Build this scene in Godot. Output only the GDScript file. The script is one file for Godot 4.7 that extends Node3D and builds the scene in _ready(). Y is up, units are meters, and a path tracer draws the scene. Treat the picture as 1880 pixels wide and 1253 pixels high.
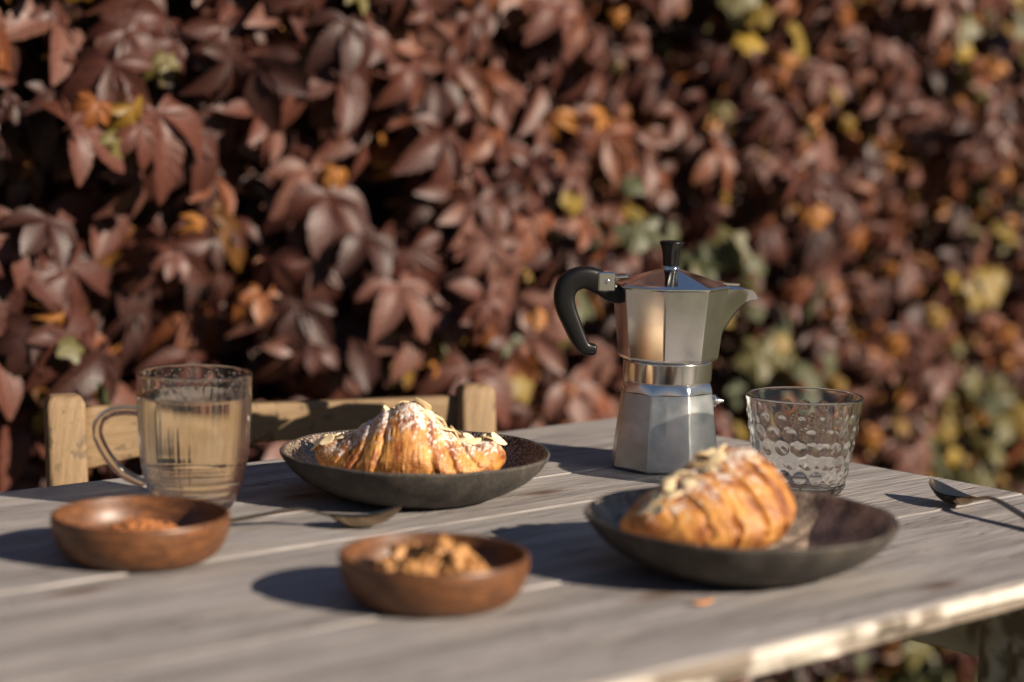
extends Node3D
# Breakfast on a weathered garden table in front of a red autumn creeper.

const T := 0.75                         # height of the table top
const YAW := -0.72982                   # direction of the planks
const DV := Vector3(0.7453, 0, -0.6667) # along the planks, away to the right
const EV := Vector3(0.6667, 0, 0.7453)  # across the planks, towards the camera
const SUN := Vector3(0.787, 0.416, 0.455)

var rng := RandomNumberGenerator.new()
var M := {}
var used := {}
var cam: Camera3D


class MB:
	# collects triangles; front faces run clockwise
	var v := PackedVector3Array()
	var n := PackedVector3Array()
	var uv := PackedVector2Array()
	var c := PackedColorArray()
	var ix := PackedInt32Array()

	func grid(nu: int, nv: int, f: Callable, wrap := true, cf = null, us := Vector2.ONE, closed := true) -> void:
		var base := v.size()
		var w := nu + 1
		for j in nv + 1:
			for i in w:
				var a := float(i % nu if wrap else i) / nu
				var p: Vector3 = f.call(a, float(j) / nv)
				v.append(p)
				uv.append(Vector2(float(i) / nu * us.x, float(j) / nv * us.y))
				c.append(cf.call(a, float(j) / nv, p) if cf != null else Color.WHITE)
		var acc := PackedVector3Array()
		acc.resize(w * (nv + 1))
		var vol := 0.0
		var tris := PackedInt32Array()
		for j in nv:
			for i in nu:
				var q := j * w + i
				for t in [[q, q + 1, q + w + 1], [q, q + w + 1, q + w]]:
					var A := v[base + t[0]]
					var B := v[base + t[1]]
					var C := v[base + t[2]]
					var g := (B - A).cross(C - A)
					vol += A.dot(B.cross(C))
					if g.length_squared() < 1e-22:
						continue
					acc[t[0]] += g
					acc[t[1]] += g
					acc[t[2]] += g
					tris.append_array(PackedInt32Array(t))
		if wrap:
			for j in nv + 1:
				var s := acc[j * w] + acc[j * w + nu]
				acc[j * w] = s
				acc[j * w + nu] = s
		for j in [0, nv]:   # poles
			var same := true
			for i in w:
				if v[base + j * w + i].distance_squared_to(v[base + j * w]) > 1e-14:
					same = false
					break
			if same:
				var s := Vector3.ZERO
				for i in w:
					s += acc[j * w + i]
				for i in w:
					acc[j * w + i] = s
		var flip := -1.0 if closed and vol < 0.0 else 1.0
		for k in acc.size():
			n.append((acc[k] * flip).normalized())
		for k in range(0, tris.size(), 3):
			ix.append(base + tris[k])
			if flip > 0.0:
				ix.append(base + tris[k + 2])
				ix.append(base + tris[k + 1])
			else:
				ix.append(base + tris[k + 1])
				ix.append(base + tris[k + 2])

	func face(p: Array, out: Vector3, uvs: Array = [], col := Color.WHITE, ns: Array = []) -> void:
		# a flat convex face turned towards out
		var g: Vector3 = (p[1] - p[0]).cross(p[2] - p[0])
		if g.length_squared() < 1e-22 and p.size() > 3:
			g = (p[2] - p[0]).cross(p[3] - p[0])
		var turned := g.dot(out) < 0.0
		g = g.normalized() * (-1.0 if turned else 1.0)
		var base := v.size()
		for k in p.size():
			v.append(p[k])
			n.append(ns[k] if ns.size() else g)
			uv.append(uvs[k] if uvs.size() else Vector2(p[k].x, p[k].y + p[k].z))
			c.append(col)
		for k in range(1, p.size() - 1):
			ix.append(base)
			ix.append(base + (k if turned else k + 1))
			ix.append(base + (k + 1 if turned else k))

	func cbox(size: Vector3, b: float, xf := Transform3D(), us := 1.0, uo := Vector2.ZERO, edge := Color.WHITE, flipu := 1.0) -> void:
		# a box with chamfered edges
		var h := size / 2.0
		var P := func(s: Vector3, k: int) -> Vector3:
			var r := h - Vector3(b, b, b)
			r[k] = h[k]
			return s * r
		var map := func(p: Vector3, k: int) -> Vector2:
			if k == 0:
				return Vector2(p.z, p.y) * us + uo
			if k == 1:
				return Vector2(p.x * flipu, p.z) * us + uo
			return Vector2(p.x * flipu, p.y + h.z) * us + uo
		var put := func(q: Array, k: int, out: Vector3, col: Color) -> void:
			var pts := []
			var uvs := []
			for p in q:
				pts.append(xf * p)
				uvs.append(map.call(p, k))
			face(pts, xf.basis * out, uvs, col)
		for k in 3:
			var u := (k + 1) % 3
			var w := (k + 2) % 3
			for s in [-1.0, 1.0]:
				var q := []
				for t in [[-1, -1], [1, -1], [1, 1], [-1, 1]]:
					var sg := Vector3.ZERO
					sg[k] = s
					sg[u] = t[0]
					sg[w] = t[1]
					q.append(P.call(sg, k))
				var o := Vector3.ZERO
				o[k] = s
				put.call(q, k, o, Color.WHITE)
		for k in 3:
			var l := (k + 1) % 3
			var m := (k + 2) % 3
			for a in [-1.0, 1.0]:
				for d in [-1.0, 1.0]:
					var s0 := Vector3.ZERO
					s0[k] = a
					s0[l] = d
					s0[m] = -1
					var s1 := s0
					s1[m] = 1
					var o := Vector3.ZERO
					o[k] = a
					o[l] = d
					put.call([P.call(s0, k), P.call(s1, k), P.call(s1, l), P.call(s0, l)], 1 if k == 1 or l == 1 else 2, o, edge)
		for sx in [-1.0, 1.0]:
			for sy in [-1.0, 1.0]:
				for sz in [-1.0, 1.0]:
					var s := Vector3(sx, sy, sz)
					put.call([P.call(s, 0), P.call(s, 1), P.call(s, 2)], 1, s, edge)

	func lathe(prof: PackedVector2Array, nu: int, xf := Transform3D(), bend = null, cf = null, us := Vector2.ONE) -> void:
		var last := prof.size() - 1
		grid(nu, last, func(a: float, t: float) -> Vector3:
			var k := t * last
			var q := prof[roundi(k)]
			var ang := a * TAU
			if bend != null:
				q = bend.call(ang, q, roundi(k))
			return xf * Vector3(q.x * sin(ang), q.y, q.x * cos(ang)), true, cf, us)

	func tube(pts: PackedVector3Array, rad: Callable, nu: int, flat := 1.0, side := Vector3.ZERO) -> void:
		# a round bar along points; rad(t) gives the radius; capped with shrinking ends
		var last := pts.size() - 1
		var extra := 3
		grid(nu, last + 2 * extra, func(a: float, t: float) -> Vector3:
			var k := roundi(t * (last + 2 * extra)) - extra
			var e := 1.0
			var push := 0.0
			if k < 0:
				e = sqrt(maxf(0.0, 1.0 - pow(float(-k) / extra, 2.0)))
				push = -float(-k) / extra
				k = 0
			elif k > last:
				e = sqrt(maxf(0.0, 1.0 - pow(float(k - last) / extra, 2.0)))
				push = float(k - last) / extra
				k = last
			var d := (pts[mini(k + 1, last)] - pts[maxi(k - 1, 0)]).normalized()
			var s := side if side != Vector3.ZERO else (Vector3.UP if absf(d.y) < 0.9 else Vector3.RIGHT)
			var x := d.cross(s).normalized()
			var y := x.cross(d).normalized()
			var r: float = rad.call(float(k) / last)
			return pts[k] + d * r * 0.6 * push + (x * cos(a * TAU) + y * sin(a * TAU) * flat) * r * e, true)

	func done() -> ArrayMesh:
		var a := []
		a.resize(Mesh.ARRAY_MAX)
		a[Mesh.ARRAY_VERTEX] = v
		a[Mesh.ARRAY_NORMAL] = n
		a[Mesh.ARRAY_TEX_UV] = uv
		a[Mesh.ARRAY_COLOR] = c
		a[Mesh.ARRAY_INDEX] = ix
		var m := ArrayMesh.new()
		m.add_surface_from_arrays(Mesh.PRIMITIVE_TRIANGLES, a)
		return m


# ---------------------------------------------------------------- helpers
func numbered(called: String) -> String:
	var k: int = used.get(called, 0)
	used[called] = k + 1
	return called if k == 0 else "%s_%03d" % [called, k]


func thing(called: String, label: String, category: String, at := Vector3.ZERO, turn := 0.0, group := "") -> Node3D:
	var o := Node3D.new()
	o.name = numbered(called)
	add_child(o, true)
	o.position = at
	o.rotation.y = turn
	return tag(o, label, category, group)


func tag(o: Node3D, label: String, category: String, group := "", kind := "") -> Node3D:
	if label:
		o.set_meta("label", label)
	if category:
		o.set_meta("category", category)
	if group:
		o.set_meta("group", group)
	if kind:
		o.set_meta("kind", kind)
	return o


func part(called: String, mesh: Mesh, mat: Material, parent: Node) -> MeshInstance3D:
	var o := MeshInstance3D.new()
	o.name = numbered(called) if parent == self else called
	if parent != self:
		var k := 0
		while parent.has_node(NodePath(o.name)):
			k += 1
			o.name = "%s_%03d" % [called, k]
	o.mesh = mesh
	o.material_override = mat
	parent.add_child(o, true)
	return o


func many(called: String, mesh: Mesh, mat: Material, parent: Node, xfs: Array, cols: Array) -> MultiMeshInstance3D:
	var mm := MultiMesh.new()
	mm.transform_format = MultiMesh.TRANSFORM_3D
	mm.use_colors = true
	mm.mesh = mesh
	mm.instance_count = xfs.size()
	for i in xfs.size():
		mm.set_instance_transform(i, xfs[i])
		mm.set_instance_color(i, cols[i])
	var o := MultiMeshInstance3D.new()
	o.name = called
	o.multimesh = mm
	o.material_override = mat
	o.set_meta("kind", "stuff")
	parent.add_child(o, true)
	return o


func lin(r: float, g: float, b: float) -> Color:
	return Color(r, g, b).linear_to_srgb()


func noise(seed_: int, freq: float, oct := 4, kind := FastNoiseLite.TYPE_SIMPLEX_SMOOTH) -> FastNoiseLite:
	var f := FastNoiseLite.new()
	f.seed = seed_
	f.noise_type = kind
	f.frequency = freq
	f.fractal_octaves = oct
	return f


func picture(w: int, h: int, f: Callable) -> Image:
	var im := Image.create(w, h, false, Image.FORMAT_RGB8)
	for y in h:
		for x in w:
			im.set_pixel(x, y, f.call(x, y))
	return im


func normals(im: Image, scale: float) -> ImageTexture:
	var b: Image = im.duplicate()
	b.convert(Image.FORMAT_RGBA8)
	b.bump_map_to_normal_map(scale)
	return ImageTexture.create_from_image(b)


func mat(color: Color, rough: float, metal := 0.0) -> StandardMaterial3D:
	var m := StandardMaterial3D.new()
	m.albedo_color = color
	m.roughness = rough
	m.metallic = metal
	return m


func curve(keys: Array, x: float) -> float:
	# smooth interpolation of [x, value] pairs
	if x <= keys[0][0]:
		return keys[0][1]
	for k in range(1, keys.size()):
		if x <= keys[k][0]:
			var t: float = (x - keys[k - 1][0]) / (keys[k][0] - keys[k - 1][0])
			var a: float = keys[maxi(k - 2, 0)][1]
			var d: float = keys[mini(k + 1, keys.size() - 1)][1]
			return cubic_interpolate(keys[k - 1][1], keys[k][1], a, d, t)
	return keys[-1][1]


func spline(pts: Array, sub: int) -> PackedVector2Array:
	var out := PackedVector2Array()
	for k in pts.size() - 1:
		var a: Vector2 = pts[k]
		var b: Vector2 = pts[k + 1]
		var pa: Vector2 = pts[maxi(k - 1, 0)]
		var pb: Vector2 = pts[mini(k + 2, pts.size() - 1)]
		for s in sub:
			out.append(a.cubic_interpolate(b, pa, pb, float(s) / sub))
	out.append(pts[-1])
	return out


func spline3(pts: Array, sub: int) -> PackedVector3Array:
	var out := PackedVector3Array()
	for k in pts.size() - 1:
		var a: Vector3 = pts[k]
		var b: Vector3 = pts[k + 1]
		var pa: Vector3 = pts[maxi(k - 1, 0)]
		var pb: Vector3 = pts[mini(k + 2, pts.size() - 1)]
		for s in sub:
			out.append(a.cubic_interpolate(b, pa, pb, float(s) / sub))
	out.append(pts[-1])
	return out


func de(d: float, e: float, y: float) -> Vector3:
	return DV * d + EV * e + Vector3(0, y, 0)


func on_table(x: float, z: float, y := 0.0) -> Vector3:
	return Vector3(x, T + y, z)


# ---------------------------------------------------------------- materials
func make_materials() -> void:
	# weathered plank: 2.1 m along x, 0.26 m along y
	var n1 := noise(11, 1.0, 4)
	var n2 := noise(12, 1.0, 3)
	var n3 := noise(13, 1.0, 2)
	var high := Image.create(2048, 256, false, Image.FORMAT_RGB8)
	var knots := [Vector2(0.23, 0.05), Vector2(0.86, 0.13), Vector2(1.22, 0.21), Vector2(1.73, 0.08), Vector2(1.5, 0.17), Vector2(0.55, 0.2)]
	var col := Image.create(2048, 256, false, Image.FORMAT_RGB8)
	for y in 256:
		for x in 2048:
			var px := x / 2048.0 * 2.1
			var py := y / 256.0 * 0.26
			var kn := 0.0
			for k in knots:
				var dx: float = (px - k.x) / 0.03
				var dy: float = (py - k.y) / 0.010
				var r := dx * dx + dy * dy
				if r < 12.0:
					py += signf(dy) * 0.006 * exp(-r * 0.5)
					kn = maxf(kn, exp(-r * 2.0))
			var broad := n1.get_noise_2d(px * 2.2, py * 34.0)
			var grain := 0.6 * n2.get_noise_2d(px * 7.0, py * 330.0) + 0.6 * n2.get_noise_2d(px * 16.0 + 30.0, py * 700.0)
			var wear := n3.get_noise_2d(px * 5.0 + 40.0, py * 22.0)
			var crack := 1.0 - smoothstep(0.0, 0.05, absf(n2.get_noise_2d(px * 2.5 + 90.0, py * 75.0)))
			crack *= smoothstep(0.05, 0.3, n1.get_noise_2d(px * 3.0 + 7.0, py * 12.0 + 3.0))
			var t := clampf(0.5 + 0.45 * broad + 0.55 * grain, 0.0, 1.0)
			var cc := Color(0.405, 0.385, 0.372).lerp(Color(0.63, 0.61, 0.60), t)
			cc = cc.lerp(Color(0.66, 0.63, 0.59), clampf(wear * 0.8 - 0.1, 0.0, 0.35))
			cc = cc.lerp(Color(0.22, 0.17, 0.14), crack * 0.9)
			cc = cc.lerp(Color(0.27, 0.18, 0.13), kn * 0.75)
			col.set_pixel(x, y, cc)
			var hh := clampf(0.6 + 0.22 * broad + 0.35 * grain - 0.5 * crack, 0.0, 1.0)
			high.set_pixel(x, y, Color(hh, hh, hh))
	var plank := mat(Color(1, 1, 1), 0.72)
	plank.albedo_texture = ImageTexture.create_from_image(col)
	plank.normal_enabled = true
	plank.normal_texture = normals(high, 3.0)
	plank.normal_scale = 0.8
	plank.vertex_color_use_as_albedo = true
	M.plank = plank

	# chipped pale paint on the table edge and legs
	var pn := noise(21, 1.0, 4)
	var pc := picture(512, 128, func(x: int, y: int) -> Color:
		var a := pn.get_noise_2d(x * 0.010, y * 0.16) * 0.9 + pn.get_noise_2d(x * 0.05 + 50.0, y * 0.35) * 0.45
		var k := smoothstep(-0.12, 0.22, a)
		var g := pn.get_noise_2d(x * 0.02, y * 0.4 + 90.0)
		return Color(0.76, 0.735, 0.69).lerp(Color(0.42, 0.375, 0.325), k * 0.85).lerp(Color(0.4, 0.35, 0.28), clampf(g * 0.6, 0.0, 0.4)))
	var paint := mat(Color(1, 1, 1), 0.65)
	paint.albedo_texture = ImageTexture.create_from_image(pc)
	paint.normal_enabled = true
	paint.normal_texture = normals(pc, 3.0)
	M.paint = paint

	# chair wood: greenish tan
	var cn := noise(31, 1.0, 4)
	var chair_tex := picture(512, 128, func(x: int, y: int) -> Color:
		var a := cn.get_noise_2d(x * 0.012, y * 0.16)
		var b := cn.get_noise_2d(x * 0.05 + 30.0, y * 0.6)
		var s := smoothstep(0.25, 0.5, cn.get_noise_2d(x * 0.03 + 70.0, y * 0.06))
		return Color(0.43, 0.345, 0.24).lerp(Color(0.55, 0.455, 0.33), clampf(0.5 + a * 0.5 + b * 0.3, 0.0, 1.0)).lerp(Color(0.30, 0.25, 0.18), s * 0.55))
	var chair := mat(Color(1, 1, 1), 0.7)
	chair.albedo_texture = ImageTexture.create_from_image(chair_tex)
	chair.normal_enabled = true
	chair.normal_texture = normals(chair_tex, 2.0)
	M.chair = chair

	# turned dark wood of the bowls
	var bn := noise(41, 1.0, 4)
	var bowl_tex := picture(512, 512, func(x: int, y: int) -> Color:
		var a := bn.get_noise_2d(x * 0.006, y * 0.045)
		var b := bn.get_noise_2d(x * 0.03 + 20.0, y * 0.3)
		var ring := 0.5 + 0.5 * sin((y * 0.05 + bn.get_noise_2d(x * 0.004 + 9.0, y * 0.01) * 9.0) * 1.7)
		return Color(0.27, 0.165, 0.095).lerp(Color(0.55, 0.355, 0.20), clampf(0.12 + 0.4 * ring + a * 0.55 + b * 0.3, 0.0, 1.0)))
	var bowl := mat(Color(1, 1, 1), 0.42)
	bowl.albedo_texture = ImageTexture.create_from_image(bowl_tex)
	bowl.uv1_triplanar = true
	bowl.uv1_scale = Vector3(9, 9, 9)
	M.bowl = bowl

	# stoneware: matt dark clay outside, speckled glaze inside
	var sn := noise(51, 1.0, 3)
	var clay := picture(512, 512, func(x: int, y: int) -> Color:
		var a := sn.get_noise_2d(x * 0.02, y * 0.02)
		var s := sn.get_noise_2d(x * 0.15, y * 0.15)
		var k := clampf(0.5 + 0.5 * a + 0.5 * s, 0.0, 1.0)
		return Color(0.10, 0.094, 0.085).lerp(Color(0.37, 0.34, 0.30), k))
	var clay_m := mat(Color(1, 1, 1), 0.75)
	clay_m.albedo_texture = ImageTexture.create_from_image(clay)
	clay_m.normal_enabled = true
	clay_m.normal_texture = normals(clay, 4.0)
	clay_m.uv1_triplanar = true
	clay_m.uv1_scale = Vector3(3.6, 3.6, 3.6)
	M.clay = clay_m
	var glaze := picture(512, 512, func(x: int, y: int) -> Color:
		var s := sn.get_noise_2d(x * 0.13 + 300.0, y * 0.13)
		var b := sn.get_noise_2d(x * 0.02 + 80.0, y * 0.02)
		var k := smoothstep(-0.08, 0.22, s + b * 0.25)
		return Color(0.12, 0.105, 0.10).lerp(Color(0.66, 0.58, 0.50), k))
	var glaze_m := mat(Color(1, 1, 1), 0.27)
	glaze_m.metallic_specular = 0.7
	glaze_m.albedo_texture = ImageTexture.create_from_image(glaze)
	glaze_m.normal_enabled = true
	glaze_m.normal_texture = normals(glaze, 2.0)
	glaze_m.normal_scale = 0.5
	glaze_m.uv1_triplanar = true
	glaze_m.uv1_scale = Vector3(5, 5, 5)
	M.glaze = glaze_m
	var dusty := glaze_m.duplicate() as StandardMaterial3D
	dusty.roughness = 0.42
	dusty.metallic_specular = 0.5
	dusty.albedo_texture = ImageTexture.create_from_image(picture(512, 512, func(x: int, y: int) -> Color:
		var s := sn.get_noise_2d(x * 0.13 + 700.0, y * 0.13)
		var b := sn.get_noise_2d(x * 0.012 + 80.0, y * 0.012)
		return Color(0.33, 0.29, 0.25).lerp(Color(0.71, 0.64, 0.56), smoothstep(-0.25, 0.35, s * 0.7 + b))))
	M.dusty_glaze = dusty

	# aluminium
	var an := noise(61, 1.0, 3)
	var alu_tex := picture(256, 256, func(x: int, y: int) -> Color:
		var a := an.get_noise_2d(x * 0.02, y * 0.02)
		var b := an.get_noise_2d(x * 0.25, y * 0.02 + 60.0)
		var k := clampf(0.5 + 0.5 * a + 0.25 * b, 0.0, 1.0)
		return Color(0.86, 0.855, 0.845).lerp(Color(0.94, 0.935, 0.93), k))
	var rough_tex := picture(256, 256, func(x: int, y: int) -> Color:
		var a := an.get_noise_2d(x * 0.03 + 200.0, y * 0.03)
		var b := an.get_noise_2d(x * 0.5 + 100.0, y * 0.5)
		var k := clampf(0.70 + 0.18 * a + 0.10 * b, 0.0, 1.0)
		return Color(k, k, k))
	var alu := mat(Color(1, 1, 1), 0.25, 1.0)
	alu.albedo_texture = ImageTexture.create_from_image(alu_tex)
	alu.roughness_texture = ImageTexture.create_from_image(rough_tex)
	alu.uv1_triplanar = true
	alu.uv1_scale = Vector3(9, 9, 9)
	M.alu = alu
	var lid := alu.duplicate() as StandardMaterial3D
	lid.roughness = 0.14
	M.lid = lid
	var old_tex := picture(256, 256, func(x: int, y: int) -> Color:
		var a := an.get_noise_2d(x * 0.012 + 400.0, y * 0.012)
		var b := an.get_noise_2d(x * 0.045 + 30.0, y * 0.045)
		var k := clampf(0.5 + 0.6 * a + 0.35 * b, 0.0, 1.0)
		return Color(0.66, 0.695, 0.695).lerp(Color(0.84, 0.83, 0.815), k))
	var old := mat(Color(1, 1, 1), 0.48, 1.0)
	old.albedo_texture = ImageTexture.create_from_image(old_tex)
	old.roughness_texture = alu.roughness_texture
	old.uv1_triplanar = true
	old.uv1_scale = Vector3(7, 7, 7)
	M.old = old
	M.steel = mat(Color(0.86, 0.85, 0.83), 0.16, 1.0)
	M.black = mat(Color(0.05, 0.049, 0.048), 0.34)
	M.black.metallic_specular = 0.4
	var spoon := mat(Color(0.72, 0.65, 0.55), 0.36, 1.0)
	spoon.albedo_texture = alu.albedo_texture
	spoon.roughness_texture = alu.roughness_texture
	spoon.uv1_triplanar = true
	spoon.uv1_scale = Vector3(20, 20, 20)
	M.spoon = spoon

	# glass and water
	var glass := mat(Color(0.985, 0.99, 0.985, 0.0), 0.02)
	glass.transparency = BaseMaterial3D.TRANSPARENCY_ALPHA
	glass.refraction_enabled = true
	glass.refraction_scale = 0.05
	M.glass = glass
	var amber := glass.duplicate() as StandardMaterial3D
	amber.albedo_color = Color(0.985, 0.98, 0.96, 0.0)
	M.amber_glass = amber
	var water := glass.duplicate() as StandardMaterial3D
	water.albedo_color = Color(0.985, 0.98, 0.965, 0.0)
	water.refraction_scale = 0.033
	M.water = water

	# pastry, with its tones in the vertices
	var crust := mat(Color(1, 1, 1), 0.42)
	crust.vertex_color_use_as_albedo = true
	var fl := noise(71, 1.0, 4)
	var flaky := picture(256, 256, func(x: int, y: int) -> Color:
		var k := clampf(0.5 + 0.6 * fl.get_noise_2d(x * 0.02, y * 0.2) + 0.3 * fl.get_noise_2d(x * 0.2, y * 0.2 + 50.0), 0.0, 1.0)
		return Color(k, k, k))
	crust.normal_enabled = true
	crust.normal_texture = normals(flaky, 4.0)
	crust.uv1_triplanar = true
	crust.uv1_scale = Vector3(16, 16, 16)
	crust.subsurf_scatter_enabled = true
	crust.subsurf_scatter_strength = 0.08
	M.crust = crust
	var almond := mat(Color(0.93, 0.84, 0.66), 0.6)
	M.almond = almond
	M.walnut = mat(Color(1, 1, 1), 0.55)
	M.walnut.vertex_color_use_as_albedo = true
	M.powder = mat(Color(1, 1, 1), 0.95)
	M.powder.vertex_color_use_as_albedo = true

	# leaves: grey-scale veins, tinted per leaf
	var leaf_pic := picture(128, 256, func(x: int, y: int) -> Color:
		var u := absf(x / 127.0 - 0.5) * 2.0
		var w := y / 255.0
		var mid := 1.0 - smoothstep(0.0, 0.06, u)
		var side := 1.0 - smoothstep(0.0, 0.13, absf(fposmod(w * 9.0 - u * 1.7, 1.0) - 0.5))
		var k := 0.70 + 0.3 * maxf(mid, side * 0.6) + 0.14 * fl.get_noise_2d(x * 0.05 + 300.0, y * 0.05)
		k = clampf(k, 0.0, 1.0)
		return Color(k, k, k))
	M.leaf_map = ImageTexture.create_from_image(leaf_pic)
	M.leaf_bump = normals(leaf_pic, 5.0)


func leaf_material(color: Color, by_vertex := false) -> StandardMaterial3D:
	var m := mat(color, 0.47)
	m.metallic_specular = 0.45
	m.albedo_texture = M.leaf_map
	m.normal_enabled = true
	m.normal_texture = M.leaf_bump
	m.vertex_color_use_as_albedo = by_vertex
	m.backlight_enabled = true
	m.backlight = Color(0.45, 0.45, 0.45)
	m.cull_mode = BaseMaterial3D.CULL_DISABLED
	return m


# ---------------------------------------------------------------- table and chair
func make_table() -> void:
	var t := thing("garden_table", "weathered grey plank table with pale worn edge, carrying the breakfast", "table", Vector3(0, 0, 0))
	var rows := [-0.809, -0.902, -1.005, -1.106, -1.204, -1.305, -1.405, -1.516]
	var d0 := -0.55
	var d1 := 1.513
	var base := Basis(Vector3.UP, -YAW)
	rng.seed = 5
	for k in 7:
		var e0: float = rows[k]
		var e1: float = rows[k + 1]
		var mb := MB.new()
		var wide: float = e0 - e1 - [0.0010, 0.0019, 0.0010, 0.0016, 0.0012, 0.0019, 0.0012][k]
		var len_ := d1 - d0 - rng.randf() * 0.004
		mb.cbox(Vector3(len_, 0.0115, wide), 0.0011, Transform3D(), 1.0, Vector2.ZERO, Color(1.0, 1.0, 1.0))
		# map metres to the plank picture, at a strip of its own
		var off := Vector2(0.5, [0.24, 0.72, 0.42, 0.60, 0.30, 0.78, 0.5][k])
		var f := -1.0 if k % 2 else 1.0
		for i in mb.uv.size():
			var q := mb.uv[i]
			mb.uv[i] = Vector2(q.x * f / 2.1, q.y / 0.26) + off
			if mb.n[i].y < 0.9 and mb.n[i].y > -0.5:
				mb.c[i] = Color(1.15, 1.12, 1.06)   # bare, worn arrises
		var o := part("plank", mb.done(), M.plank, t)
		o.transform = Transform3D(base, de((d0 + d1) / 2.0, (e0 + e1) / 2.0, T - 0.00575 - [0.0, 0.0009, 0.0003, 0.0012, 0.0004, 0.0, 0.0008][k]))
		o.rotate_object_local(Vector3.RIGHT, rng.randf_range(-0.004, 0.004))
	var mb2 := MB.new()
	mb2.cbox(Vector3(d1 - d0 - 0.01, 0.0090, 0.005), 0.002, Transform3D(), 0.9, Vector2(0, 0.3))
	part("edge_board", mb2.done(), M.paint, t).transform = Transform3D(base, de((d0 + d1) / 2.0, -0.8058, T - 0.0064))
	mb2 = MB.new()
	mb2.cbox(Vector3(d1 - d0 - 0.01, 0.0060, 0.026), 0.0018, Transform3D(), 0.9, Vector2(0.3, 0.6))
	part("edge_strip", mb2.done(), M.paint, t).transform = Transform3D(base, de((d0 + d1) / 2.0, -0.8165, T - 0.0150))
	# frame under the top
	for s in [-0.33, 1.345]:
		for e in [-0.875, -1.45]:
			mb2 = MB.new()
			mb2.cbox(Vector3(0.67, 0.066, 0.066), 0.003, Transform3D(Basis(Vector3.FORWARD, PI / 2)), 1.5, Vector2(s, e))
			part("leg", mb2.done(), M.paint, t).transform = Transform3D(base, de(s, e, T - 0.0185 - 0.335))
		mb2 = MB.new()
		mb2.cbox(Vector3(0.022, 0.082, 0.505), 0.002, Transform3D(), 1.5, Vector2(s, 0.2))
		part("end_apron", mb2.done(), M.paint, t).transform = Transform3D(base, de(s, -1.1625, T - 0.0605))
	# dried sliver lying on the near plank
	var sl := MB.new()
	sl.grid(10, 6, func(a: float, b: float) -> Vector3:
		var ph := a * TAU
		var r := sin(b * PI)
		return Vector3(0.011 * cos(b * PI), 0.0011 * r * sin(ph) + 0.0012 + 0.001 * cos(b * 7.0), 0.003 * r * cos(ph)))
	var sliver := part("dry_leaf_scrap", sl.done(), mat(lin(0.5, 0.2, 0.06), 0.8), self)
	sliver.position = on_table(0.133, -1.3305, 0.0)
	sliver.rotation.y = 0.75
	tag(sliver, "tiny orange brown scrap of dry leaf on the table before the near plate", "leaf")


func make_chair() -> void:
	var a := deg_to_rad(20.0)
	var c := thing("garden_chair", "tan wooden chair behind the table, its backrest showing beside the mug", "chair", Vector3(-0.235, 0, -2.0175), a)
	var half := 0.209
	for s in [-1.0, 1.0]:
		var mb := MB.new()
		# post: slightly leaning back, rounded top
		mb.grid(16, 26, func(u: float, t: float) -> Vector3:
			var ang := u * TAU + PI / 4
			var k := t * 26.0
			var h := 0.0
			var e := 1.0
			if k < 1.0:
				e = k
			elif k <= 20.0:
				h = (k - 1.0) / 19.0 * 0.777
			else:
				var q := (k - 20.0) / 6.0
				h = 0.777 + 0.011 * sin(q * PI / 2)
				e = maxf(cos(q * PI / 2), 0.0) * 0.5 + 0.5 if q < 0.999 else 0.0
			var x := signf(cos(ang)) * pow(absf(cos(ang)), 0.35) * 0.0195
			var z := signf(sin(ang)) * pow(absf(sin(ang)), 0.35) * 0.015
			var lean := -0.10 * maxf(0.0, h - 0.44) * (0.4 + h)
			return Vector3(s * half + x * e + s * 0.012 * maxf(0.0, h - 0.5), h, z * e + lean + 0.034))
		for i in mb.uv.size():
			mb.uv[i] = Vector2(mb.v[i].y * 2.2 + s * 0.21, (mb.v[i].x + mb.v[i].z) * 6.0)
		part("back_post", mb.done(), M.chair, c)
	# curved top rail with an arched lower edge, and a plainer middle rail
	for kind in 2:
		var mb := MB.new()
		var y0: float = [0.772, 0.60][kind]
		mb.grid(12, 40, func(u: float, t: float) -> Vector3:
			var x := (t * 2.0 - 1.0) * (half - 0.006)
			var q := x / half
			var top := y0 + (0.004 * q * q if kind == 0 else 0.0)
			var bot := y0 - (0.040 + 0.026 * pow(absf(q), 2.2) if kind == 0 else 0.04)
			var ang := u * TAU + PI / 12
			var yy := signf(sin(ang)) * pow(absf(sin(ang)), 0.3)
			var zz := signf(cos(ang)) * pow(absf(cos(ang)), 0.3)
			var e := 0.0 if t == 0.0 or t == 1.0 else 1.0
			return Vector3(x, (top + bot) / 2 + yy * e * (top - bot) / 2, -0.010 * (1.0 - q * q) + zz * e * 0.008 + (-0.012 if kind == 0 else 0.005)))
		for i in mb.uv.size():
			mb.uv[i] = Vector2(mb.v[i].x * 2.2, mb.v[i].y * 6.0 + mb.v[i].z * 6.0)
		part("top_rail" if kind == 0 else "middle_rail", mb.done(), M.chair, c)
	var sb := MB.new()
	sb.cbox(Vector3(0.43, 0.022, 0.37), 0.004, Transform3D(), 2.0)
	part("seat", sb.done(), M.chair, c).position = Vector3(0, 0.44, 0.245)
	for s in [-1.0, 1.0]:
		var lb := MB.new()
		lb.cbox(Vector3(0.428, 0.034, 0.034), 0.003, Transform3D(Basis(Vector3.FORWARD, PI / 2)), 2.0)
		part("front_leg", lb.done(), M.chair, c).position = Vector3(s * 0.19, 0.214, 0.40)


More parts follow.
